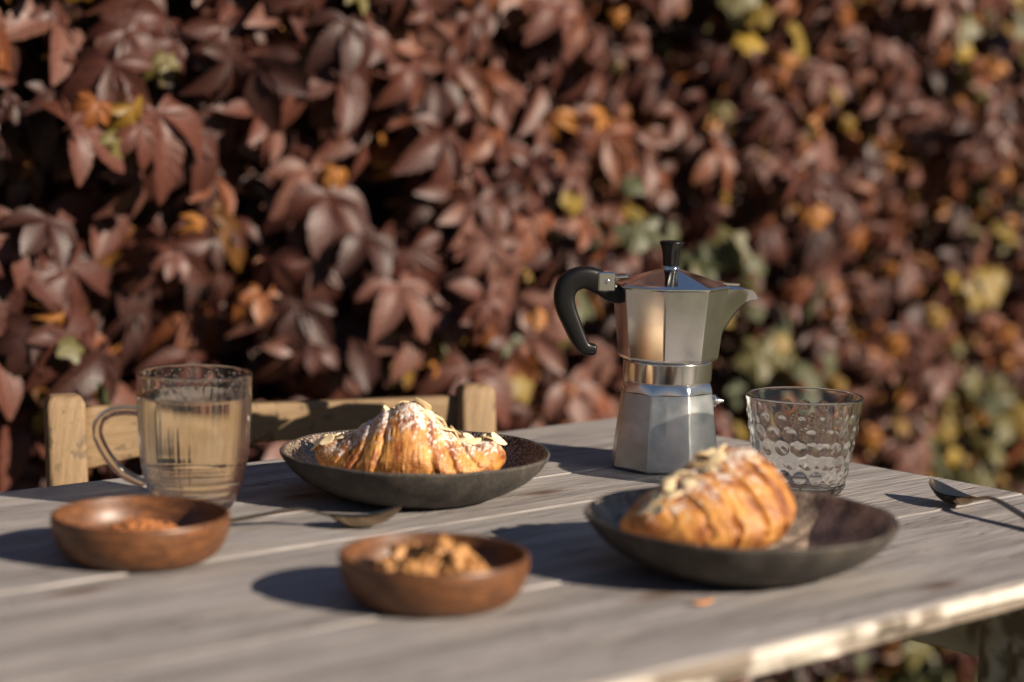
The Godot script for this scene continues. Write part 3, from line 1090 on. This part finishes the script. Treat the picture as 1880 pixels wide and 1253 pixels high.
# ---------------------------------------------------------------- croissants
func make_croissant(label: String, at: Vector3, turn: float, seed_: int, flakes: Array, Hk: Array, bounds: Array, depth: float, fan: float, grow := Vector3.ONE, sugar := 0.9) -> void:
	var nz := noise(seed_, 1.0, 4)
	var seg := func(t: float, sn: float) -> Vector2:
		# which wrap, and how far across it
		var te := absf(t + 0.02) * (1.0 + fan * maxf(0.0, sn)) + 0.045 * nz.get_noise_2d(sn * 1.6, t * 2.5 + 40.0)
		var b0 := 0.0
		for k in bounds.size():
			if te < bounds[k]:
				return Vector2(k, (te - b0) / (bounds[k] - b0))
			b0 = bounds[k]
		return Vector2(4, 1)
	var shape := func(t: float, ang: float) -> Vector3:
		var end := sqrt(clampf((1.0 - absf(t)) / 0.10, 0.0, 1.0))
		var sn := sin(ang)
		var cs := cos(ang)
		var g: Vector2 = seg.call(t, sn)
		var k := 0.0
		if g.x < 0.5:
			k = 0.93 + 0.085 * sqrt(maxf(0.0, 1.0 - 0.98 * g.y * g.y))
		else:
			k = 1.0 - depth * (0.75 + 0.9 * nz.get_noise_2d(ang * 0.8, g.x * 5.0 + signf(t) * 20.0)) * (1.0 - smoothstep(0.0, 0.34, g.y)) - 0.03 * smoothstep(0.45, 1.0, g.y)
		k += 0.010 * sin(g.y * 24.0 + 3.0 * nz.get_noise_2d(ang * 1.5, t * 3.0)) * smoothstep(0.05, 0.35, nz.get_noise_3d(t * 5.0 + 9.0, sn * 2.5, cs * 2.5))
		k += 0.022 * nz.get_noise_3d(t * 4.0, sn * 2.0, cs * 2.0) + 0.012 * nz.get_noise_2d(t * 60.0, ang * 1.2)
		k *= 0.15 + 0.85 * end
		if absf(t) > 0.999:
			k = 0.0
		var hh := curve(Hk, t)
		var ry := hh * 0.56
		var rz := (0.0365 * pow(maxf(0.0, 1.0 - pow(absf(t), 2.4)), 0.6) + 0.010)
		var y := hh * 0.46 + ry * sn * k * (1.0 if sn > 0.0 else 0.85)
		var z := 0.014 * (1.0 - t * t) - 0.008 + rz * cs * k * (1.0 - 0.28 * maxf(0.0, sn))
		return Vector3(t * 0.081, maxf(y, 0.0008 + 0.001 * (1.0 - absf(cs))) + 0.017 * pow(absf(t), 2.6), z) * grow
	var mb := MB.new()
	mb.grid(120, 230, func(u: float, v: float) -> Vector3: return shape.call(v * 2.0 - 1.0, u * TAU), true,
		func(u: float, v: float, p: Vector3) -> Color:
			var t := v * 2.0 - 1.0
			var ang := u * TAU
			var g: Vector2 = seg.call(t, sin(ang))
			var streak := nz.get_noise_2d(t * 85.0 + 11.0, ang * 1.5)
			var big := nz.get_noise_3d(p.x * 40.0, p.y * 40.0, p.z * 40.0)
			var dark := clampf(0.30 + 0.85 * big + 0.55 * streak + 0.50 * exp(-pow((g.y - 0.30) / 0.22, 2.0)) - 0.25 * smoothstep(0.7, 1.0, g.y), 0.0, 1.0)
			var c := Color(0.62, 0.30, 0.078).lerp(Color(0.21, 0.057, 0.012), dark)
			var spot := nz.get_noise_2d(p.x * 620.0, p.z * 620.0 + p.y * 500.0)
			c = c.lerp(Color(0.13, 0.035, 0.01), clampf(spot * 1.6 - 0.45, 0.0, 0.5))
			# icing sugar lying on the upper side
			var hgt := (p.y / grow.y - 0.017 * pow(absf(t), 2.6)) / curve(Hk, t)
			var dust := nz.get_noise_3d(p.x * 330.0, p.y * 330.0, p.z * 330.0) + 0.7 * nz.get_noise_3d(p.x * 90.0 + 5.0, p.y * 90.0, p.z * 90.0)
			var k := smoothstep(0.05, 0.35, dust + (hgt - sugar) * 1.9)
			return c.lerp(Color(0.82, 0.78, 0.72), k * 0.85 * smoothstep(0.35, 0.62, hgt)))
	var c := thing("croissant", label, "croissant", at, turn, "two almond croissants")
	part("pastry", mb.done(), M.crust, c)
	rng.seed = seed_
	var fm := []
	for k in 4:
		var fb := MB.new()
		var wob := noise(seed_ + 50 + k, 1.0, 2)
		fb.grid(16, 8, func(u: float, v: float) -> Vector3:
			var r := sin(v * PI)
			var a := u * TAU
			var x := (0.0072 + 0.0010 * wob.get_noise_2d(cos(a) * 2.0, sin(a) * 2.0)) * cos(a) * pow(r, 0.6)
			var z := 0.0047 * sin(a) * pow(r, 0.6) * (1.0 - 0.25 * cos(a))
			return Vector3(x, 0.0007 * cos(v * PI) + x * x * 16.0 * (1.0 if k % 2 else -0.6) + z * x * 12.0 * (k - 1.5) * 0.5, z))
		fm.append(fb.done())
	for f in flakes:
		var q := 0.004
		var p: Vector3 = shape.call(f[0], f[1])
		var nrm: Vector3 = (shape.call(f[0] + q * 5.0, f[1]) - shape.call(f[0] - q * 5.0, f[1])).cross(shape.call(f[0], f[1] + 0.05) - shape.call(f[0], f[1] - 0.05)).normalized()
		if nrm.dot(p - Vector3(p.x, 0.02, 0.0)) < 0.0:
			nrm = -nrm
		var o := part("almond_flake", fm[rng.randi() % 4], M.almond, c)
		var x := nrm.cross(Vector3(rng.randf_range(-1, 1), 0.3, rng.randf_range(-1, 1))).normalized()
		o.transform = Transform3D(Basis(x, nrm, x.cross(nrm)), p + nrm * (0.0010 + 0.0012 * rng.randf()))
		o.rotate_object_local(Vector3.RIGHT, rng.randf_range(-0.55, 0.55))
		o.rotate_object_local(Vector3.BACK, rng.randf_range(-0.45, 0.45))
		o.scale = Vector3.ONE * rng.randf_range(0.85, 1.25)


# ---------------------------------------------------------------- foliage
func leaflet(mb: MB, root: Vector3, dir: Vector3, up: Vector3, len_: float, wide: float, droop: float, fold: float, twist: float) -> void:
	var x := dir.cross(up).normalized()
	mb.grid(4, 10, func(u: float, t: float) -> Vector3:
		var s := u * 2.0 - 1.0
		var w := wide * pow(maxf(sin(PI * pow(t * 0.97 + 0.012, 1.22)), 0.0), 0.80) * (1.0 + 0.04 * sin(t * 34.0))
		var along := len_ * t
		var drop := -droop * t * t * len_
		var q := s + 0.0
		return root + dir * along * (1.0 - 0.12 * droop * t) + x * q * w + up * (drop + fold * absf(q) * w + twist * q * w * t), false, null, Vector2.ONE, false)


func creeper_leaf(seed_: int) -> ArrayMesh:
	var r := RandomNumberGenerator.new()
	r.seed = seed_
	var mb := MB.new()
	for k in 5:
		var a := deg_to_rad([0.0, 50.0, -50.0, 104.0, -104.0][k] + r.randf_range(-9, 9))
		var l: float = [0.100, 0.094, 0.094, 0.070, 0.070][k] * r.randf_range(0.88, 1.08)
		var d := Vector3(sin(a), -cos(a), r.randf_range(-0.05, 0.25))
		leaflet(mb, Vector3.ZERO, d.normalized(), Vector3(0, 0, 1), l, l * r.randf_range(0.22, 0.28), r.randf_range(0.25, 0.95), r.randf_range(0.15, 0.60), r.randf_range(-0.3, 0.3))
	mb.tube(PackedVector3Array([Vector3(0, 0, 0.001), Vector3(0, 0.02, -0.02), Vector3(0.004, 0.03, -0.06), Vector3(0.006, 0.03, -0.10)]), func(_t: float) -> float: return 0.0012, 5)
	return mb.done()


func lobed_leaf(seed_: int) -> ArrayMesh:
	var r := RandomNumberGenerator.new()
	r.seed = seed_
	var mb := MB.new()
	var ph := r.randf() * TAU
	mb.grid(24, 5, func(u: float, t: float) -> Vector3:
		var a := u * TAU
		var lobe := 0.052 * (1.0 + 0.22 * cos(a * 5.0) + 0.16 * cos(a))
		var p := Vector2(sin(a), -cos(a)) * lobe * t
		return Vector3(p.x, p.y - 0.03, -0.010 * t * t + 0.004 * sin(a * 5.0 + ph) * t), true, null, Vector2.ONE, false)
	for i in mb.uv.size():
		mb.uv[i] = Vector2(mb.v[i].x / 0.14 + 0.5, mb.v[i].y / 0.14 + 0.5)
	mb.tube(PackedVector3Array([Vector3(0, -0.01, -0.001), Vector3(0, 0.02, -0.02), Vector3(0.004, 0.03, -0.07)]), func(_t: float) -> float: return 0.0012, 5)
	return mb.done()


func seen(p: Vector3) -> Vector3:
	# place in the frame (0..1, 0..1) and depth; depth below zero when outside or hidden by the table
	var q := cam.global_transform.affine_inverse() * p
	var z := -q.z
	if z <= 0.1:
		return Vector3(0, 0, -1)
	var th := 12.0 / 70.9
	var x := q.x / z / (th * 1.5015) * 0.5 + 0.5
	var y := 0.5 - q.y / z / th * 0.5
	if x < -0.02 or x > 1.02 or y < -0.03 or y > 1.02:
		return Vector3(x, y, -1)
	var c := cam.global_position
	var t := (c.y - T) / maxf(c.y - p.y, 1e-6)
	if p.y < T and t < 1.0:
		var g := c.lerp(p, t)
		var e := g.dot(EV)
		var d := g.dot(DV)
		if e < -0.809 and e > -1.516 and d < 1.513 and d > -0.55:
			return Vector3(x, y, -1)
	return Vector3(x, y, z)


func make_creeper() -> void:
	rng.seed = 2024
	var root := thing("red_creeper", "tall red brown autumn creeper with five-fingered leaves filling the background", "climbing plant", Vector3.ZERO)
	var bulge := noise(801, 1.0, 3)
	var gaps := noise(802, 1.0, 2)
	var tone := noise(803, 1.0, 3)
	var protos := []
	for k in 6:
		protos.append(creeper_leaf(900 + k))
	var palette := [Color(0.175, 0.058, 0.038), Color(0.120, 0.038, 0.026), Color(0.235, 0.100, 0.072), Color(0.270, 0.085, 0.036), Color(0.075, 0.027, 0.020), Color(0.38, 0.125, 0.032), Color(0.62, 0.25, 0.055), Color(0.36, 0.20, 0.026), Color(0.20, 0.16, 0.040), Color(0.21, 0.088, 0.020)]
	var mats := []
	for c in palette:
		mats.append(leaf_material(c.linear_to_srgb()))
	var all := []
	for i in 17000:
		var d := rng.randf_range(0.15, 4.7)
		var y := pow(rng.randf(), 1.1) * 2.0
		var layer := rng.randf()
		var g := gaps.get_noise_2d(d * 2.6, y * 2.6)
		var left := 1.0 - smoothstep(1.2, 1.9, d)
		if g < -0.20 - 0.5 * (1.0 - left) and layer > 0.35:
			continue
		if layer > 0.4 and left > 0.3 and rng.randf() < 0.35 * left:
			continue
		var e := -2.15 + 0.16 * bulge.get_noise_2d(d * 1.9, y * 1.9) + 0.08 * bulge.get_noise_2d(d * 6.0 + 30.0, y * 6.0) + (layer - 1.0) * 0.22
		var p := de(d, e, y)
		var nrm := EV.rotated(Vector3.UP, rng.randfn(0.0, 0.55)) + Vector3(0, rng.randfn(0.42, 0.40), 0)
		nrm = nrm.normalized()
		var up := (Vector3.UP - nrm * nrm.y).normalized().rotated(nrm, rng.randfn(0.0, 0.40))
		var size := (rng.randf_range(0.36, 0.84) if rng.randf() < 0.9 else rng.randf_range(0.84, 1.0)) * lerpf(1.12, 0.86, smoothstep(1.2, 2.6, d))
		var w := tone.get_noise_2d(d * 1.4, y * 1.6)
		var right := smoothstep(1.5, 2.8, d)
		var r := rng.randf()
		var k := 0
		var odd := 0.13 + 0.18 * right + maxf(0.0, w) * 0.25 + 0.12 * right * (1.0 - smoothstep(0.5, 0.9, y))
		if r < odd:
			k = [5, 6, 6, 7, 8, 5, 6][rng.randi() % 7]
		else:
			k = [0, 1, 2, 3, 0, 2, 1, 4][rng.randi() % 8] if rng.randf() > left * 0.6 else [1, 4, 1, 0, 2][rng.randi() % 5]
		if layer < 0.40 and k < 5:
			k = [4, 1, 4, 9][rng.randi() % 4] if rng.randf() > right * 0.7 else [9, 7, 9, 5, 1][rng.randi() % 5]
		if y < 0.45 and d > 2.0 and rng.randf() < 0.6:
			k = [8, 7, 8, 9, 4][rng.randi() % 5]
		if k > 4 and k < 9:
			size *= rng.randf_range(0.35, 0.62)
		var b := Basis(up.cross(nrm), up, nrm).scaled(Vector3.ONE * size)
		all.append({"x": Transform3D(b, p), "k": k, "m": rng.randi() % 6, "s": size, "e": e})
	for a in all:
		var q := seen(a.x.origin)
		a.rank = -1.0 if q.z < 0.0 else a.s / q.z + (a.e + 2.15) * 1.2
	all.sort_custom(func(a, b): return a.rank > b.rank)
	for k in 300:
		var a: Dictionary = all[k]
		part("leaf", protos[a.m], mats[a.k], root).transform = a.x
	var tinted := leaf_material(Color.WHITE, true)
	var xs := []
	var cs := []
	for k in range(300, all.size()):
		var x: Transform3D = all[k].x
		x.basis = x.basis * Basis.from_scale(Vector3(rng.randf_range(0.72, 1.28), rng.randf_range(0.8, 1.2), rng.randf_range(0.3, 1.7)))
		xs.append(x)
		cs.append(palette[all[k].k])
	many("foliage", protos[1], tinted, root, xs, cs)
	# woody stems on the wall
	for k in 16:
		var d := 0.25 + k * 0.28 + rng.randf_range(-0.08, 0.08)
		var pts := []
		for j in 9:
			pts.append(de(d + 0.10 * sin(j * 1.3 + k * 2.0) + 0.02 * j, -2.42 + 0.03 * sin(j * 2.0 + k), j * 0.235))
		var mb := MB.new()
		mb.tube(spline3(pts, 4), func(t: float) -> float: return 0.011 - 0.007 * t, 8)
		part("stem", mb.done(), M.bark, root)
	# pale green climber woven through it, low on the right
	var green := thing("green_climber", "pale yellow green climber in patches low among the red creeper", "climbing plant", Vector3.ZERO)
	var lobes := [lobed_leaf(31), lobed_leaf(32), lobed_leaf(33)]
	var gm := [leaf_material(lin(0.13, 0.135, 0.066)), leaf_material(lin(0.18, 0.16, 0.052)), leaf_material(lin(0.33, 0.22, 0.035)), leaf_material(lin(0.11, 0.125, 0.055)), leaf_material(lin(0.55, 0.36, 0.055))]
	var spots := [[2.074, 0.893, 0.09, 9], [2.30, 0.87, 0.08, 9], [2.457, 0.769, 0.07, 8], [2.49, 0.665, 0.09, 14], [3.10, 0.80, 0.06, 6], [3.0, 0.516, 0.11, 22], [1.917, 0.757, 0.05, 3], [1.215, 0.722, 0.035, 4], [3.08, 0.40, 0.12, 22], [2.75, 0.25, 0.2, 26], [2.5, 0.1, 0.25, 24], [3.3, 0.95, 0.06, 6], [3.15, 1.25, 0.08, 7], [2.9, 1.2, 0.05, 4], [2.45, 1.28, 0.07, 6]]
	for s in spots:
		for k in s[3]:
			var d: float = s[0] + rng.randfn(0.0, s[2] * 0.7)
			var y: float = maxf(0.03, s[1] + rng.randfn(0.0, s[2] * 0.7))
			var nrm := (EV.rotated(Vector3.UP, rng.randfn(0.0, 0.5)) + Vector3(0, rng.randfn(0.4, 0.35), 0)).normalized()
			var up := (Vector3.UP - nrm * nrm.y).normalized().rotated(nrm, rng.randfn(0.0, 0.6))
			var o := part("leaf", lobes[rng.randi() % 3], gm[[2, 4, 2, 1][rng.randi() % 4] if s[1] > 0.94 else [0, 0, 1, 2, 3][rng.randi() % 5] if s[0] < 2.9 else [1, 2, 0, 2, 4, 1][rng.randi() % 6]], green)
			o.transform = Transform3D(Basis(up.cross(nrm), up, nrm).scaled(Vector3.ONE * rng.randf_range(0.30, 0.68)), de(d, -2.10 + rng.randf_range(-0.10, 0.05), y))
	for k in 5:
		var pts := []
		for j in 6:
			pts.append(de(2.0 + k * 0.27 + 0.06 * sin(j * 1.7 + k), -2.36 + 0.02 * cos(j + k), j * 0.2))
		var mb := MB.new()
		mb.tube(spline3(pts, 4), func(t: float) -> float: return 0.006 - 0.004 * t, 6)
		part("stem", mb.done(), M.bark, green)


func make_ground() -> void:
	var gn := noise(701, 1.0, 4)
	var tex := picture(512, 512, func(x: int, y: int) -> Color:
		var a := gn.get_noise_2d(x * 0.05, y * 0.05)
		var b := gn.get_noise_2d(x * 0.4, y * 0.4 + 80.0)
		var k := clampf(0.5 + 0.6 * a + 0.4 * b, 0.0, 1.0)
		return Color(0.20, 0.21, 0.11).lerp(Color(0.33, 0.31, 0.17), k))
	var g := PlaneMesh.new()
	g.size = Vector2(600, 600)
	var m := mat(Color(1, 1, 1), 0.95)
	m.albedo_texture = ImageTexture.create_from_image(tex)
	m.uv1_triplanar = true
	m.uv1_world_triplanar = true
	m.uv1_scale = Vector3(0.8, 0.8, 0.8)
	var o := part("ground", g, m, self)
	tag(o, "grassy ground under the table and at the foot of the creeper", "ground", "", "structure")
	# grass blades where the photograph looks down to the ground
	var mb := MB.new()
	mb.grid(2, 4, func(u: float, t: float) -> Vector3: return Vector3((u - 0.5) * 0.006 * (1.0 - t * t), 0.07 * t, 0.03 * t * t), false, null, Vector2.ONE, false)
	var xs := []
	var cs := []
	rng.seed = 70
	for k in 9000:
		var p := de(rng.randf_range(1.2, 4.2), rng.randf_range(-2.3, -1.3), 0.0)
		xs.append(Transform3D(Basis(Vector3.UP, rng.randf() * TAU).scaled(Vector3(1, rng.randf_range(0.5, 1.2), 1)), p))
		cs.append(Color(0.05, 0.075, 0.02).lerp(Color(0.12, 0.11, 0.035), rng.randf()))
	var blade := mat(Color.WHITE, 0.7)
	blade.vertex_color_use_as_albedo = true
	tag(many("grass", mb.done(), blade, self, xs, cs), "short green grass at the foot of the creeper", "grass", "", "stuff")
	var lv := creeper_leaf(77)
	xs = []
	cs = []
	for k in 160:
		var p := de(rng.randf_range(1.4, 3.6), rng.randf_range(-2.15, -1.3), 0.035)
		xs.append(Transform3D(Basis(Vector3.UP, rng.randf() * TAU) * Basis(Vector3.RIGHT, -PI / 2 + rng.randfn(0, 0.3)).scaled(Vector3.ONE * 0.55), p))
		cs.append([Color(0.16, 0.05, 0.025), Color(0.24, 0.09, 0.03), Color(0.09, 0.035, 0.025)][k % 3])
	tag(many("fallen_leaves", lv, leaf_material(Color.WHITE, true), self, xs, cs), "fallen red leaves scattered on the grass by the creeper", "leaves", "", "stuff")
	# the wall that the creeper climbs
	var wt := mat(lin(0.10, 0.062, 0.043), 0.95)
	var wb := MB.new()
	wb.cbox(Vector3(5.6, 1.85, 0.18), 0.01, Transform3D())
	var w := part("garden_wall", wb.done(), wt, self)
	w.transform = Transform3D(Basis(Vector3.UP, -YAW), de(2.4, -2.56, 0.925))
	tag(w, "dark wall behind the red creeper, showing only through its gaps", "wall")


# ---------------------------------------------------------------- scene
func _ready() -> void:
	cam = Camera3D.new()
	cam.name = "camera"
	add_child(cam)
	cam.transform = Transform3D(Basis(Vector3(0.9997054, 0.0241007, -0.0028696), Vector3(-0.0242709, 0.9926935, -0.1181975), Vector3(0, 0.1182323, 0.992986)).orthonormalized(), Vector3(0, T + 0.3336, 0))
	var lens := CameraAttributesPhysical.new()
	lens.frustum_focal_length = 70.9
	lens.frustum_near = 0.05
	lens.frustum_far = 900.0
	lens.frustum_focus_distance = 1.79
	lens.exposure_aperture = 2.7
	cam.attributes = lens
	cam.current = true
	var env := Environment.new()
	env.background_mode = Environment.BG_SKY
	var sky := ProceduralSkyMaterial.new()
	sky.sky_top_color = Color(0.375, 0.47, 0.62)
	sky.sky_horizon_color = Color(0.74, 0.77, 0.80)
	sky.sky_curve = 0.12
	sky.ground_bottom_color = Color(0.16, 0.15, 0.11)
	sky.ground_horizon_color = Color(0.42, 0.42, 0.40)
	sky.sun_angle_max = 1.0
	sky.energy_multiplier = 1.0
	env.sky = Sky.new()
	env.sky.sky_material = sky
	env.background_energy_multiplier = 0.34
	env.tonemap_mode = Environment.TONE_MAPPER_LINEAR
	env.tonemap_exposure = 1.84
	env.sdfgi_enabled = true
	env.ssao_enabled = true
	env.ssil_enabled = true
	var we := WorldEnvironment.new()
	we.name = "environment"
	we.environment = env
	add_child(we)
	var sun := DirectionalLight3D.new()
	sun.name = "sun"
	sun.light_color = Color(1.0, 0.935, 0.855)
	sun.light_energy = 1.6
	sun.light_angular_distance = 0.5
	sun.shadow_enabled = true
	add_child(sun)
	sun.look_at_from_position(Vector3.ZERO, -SUN.normalized(), Vector3.UP)

	make_materials()
	M.bark = mat(lin(0.09, 0.06, 0.045), 0.9)
	make_ground()
	make_creeper()
	make_table()
	make_chair()
	make_plates()
	make_bowls()
	make_pot()
	make_mug()
	make_tumbler()
	var up := PI / 2
	make_croissant("golden almond croissant on the plate beside the mug, seen from its side", on_table(-0.0835, -1.6760, 0.0080), 0.0, 1501,
		[[-0.93, up + 0.1], [-0.86, up - 0.3], [-0.80, up + 0.2], [-0.74, up - 0.1], [-0.97, up - 0.4], [-0.66, up + 0.5], [-0.52, up + 0.6], [-0.40, up + 0.7], [-0.30, up + 0.8], [-0.18, up + 0.7], [0.10, up + 0.2], [0.20, up - 0.2], [0.28, up + 0.2], [0.36, up - 0.15], [0.44, up + 0.1], [0.52, up - 0.3], [0.60, up + 0.2], [0.66, up - 0.25], [0.74, up + 0.1], [0.82, up - 0.2], [0.90, up + 0.1], [0.78, up + 0.4], [-0.06, up + 0.5], [0.02, up + 0.35], [-0.24, up + 0.3], [0.32, up + 0.5], [0.48, up + 0.5], [-0.9, up + 0.5]],
		[[-1.0, 0.020], [-0.8, 0.030], [-0.58, 0.043], [-0.34, 0.0605], [-0.13, 0.0695], [0.05, 0.0715], [0.22, 0.0625], [0.45, 0.044], [0.65, 0.036], [0.85, 0.031], [1.0, 0.020]], [0.26, 0.52, 0.76, 0.93, 1.6], 0.105, 0.42, Vector3(1.0, 0.98, 1.0), 0.84)
	make_croissant("golden almond croissant on the nearest plate, seen from its tip", on_table(0.1485, -1.453, 0.0080), deg_to_rad(52.0), 1733,
		[[-0.90, up - 0.2], [-0.86, up + 0.5], [-0.72, up - 0.1], [-0.62, up + 0.2], [-0.55, up - 0.15], [-0.45, up + 0.1], [-0.36, up + 0.3], [-0.28, up - 0.1], [-0.18, up + 0.15], [-0.08, up], [0.02, up + 0.2], [0.1, up - 0.1], [0.2, up + 0.2], [-0.66, up + 0.6], [-0.4, up + 0.6], [-0.8, up + 0.15], [-0.5, up + 0.4], [-0.2, up + 0.35], [-0.02, up + 0.4]],
		[[-1.0, 0.022], [-0.8, 0.037], [-0.55, 0.055], [-0.3, 0.064], [-0.05, 0.0715], [0.2, 0.075], [0.45, 0.074], [0.7, 0.063], [0.88, 0.044], [1.0, 0.024]], [0.14, 0.46, 0.70, 0.93, 1.6], 0.18, 0.12, Vector3(0.90, 0.97, 1.14), 0.96)
	make_walnuts()
	make_spoons()
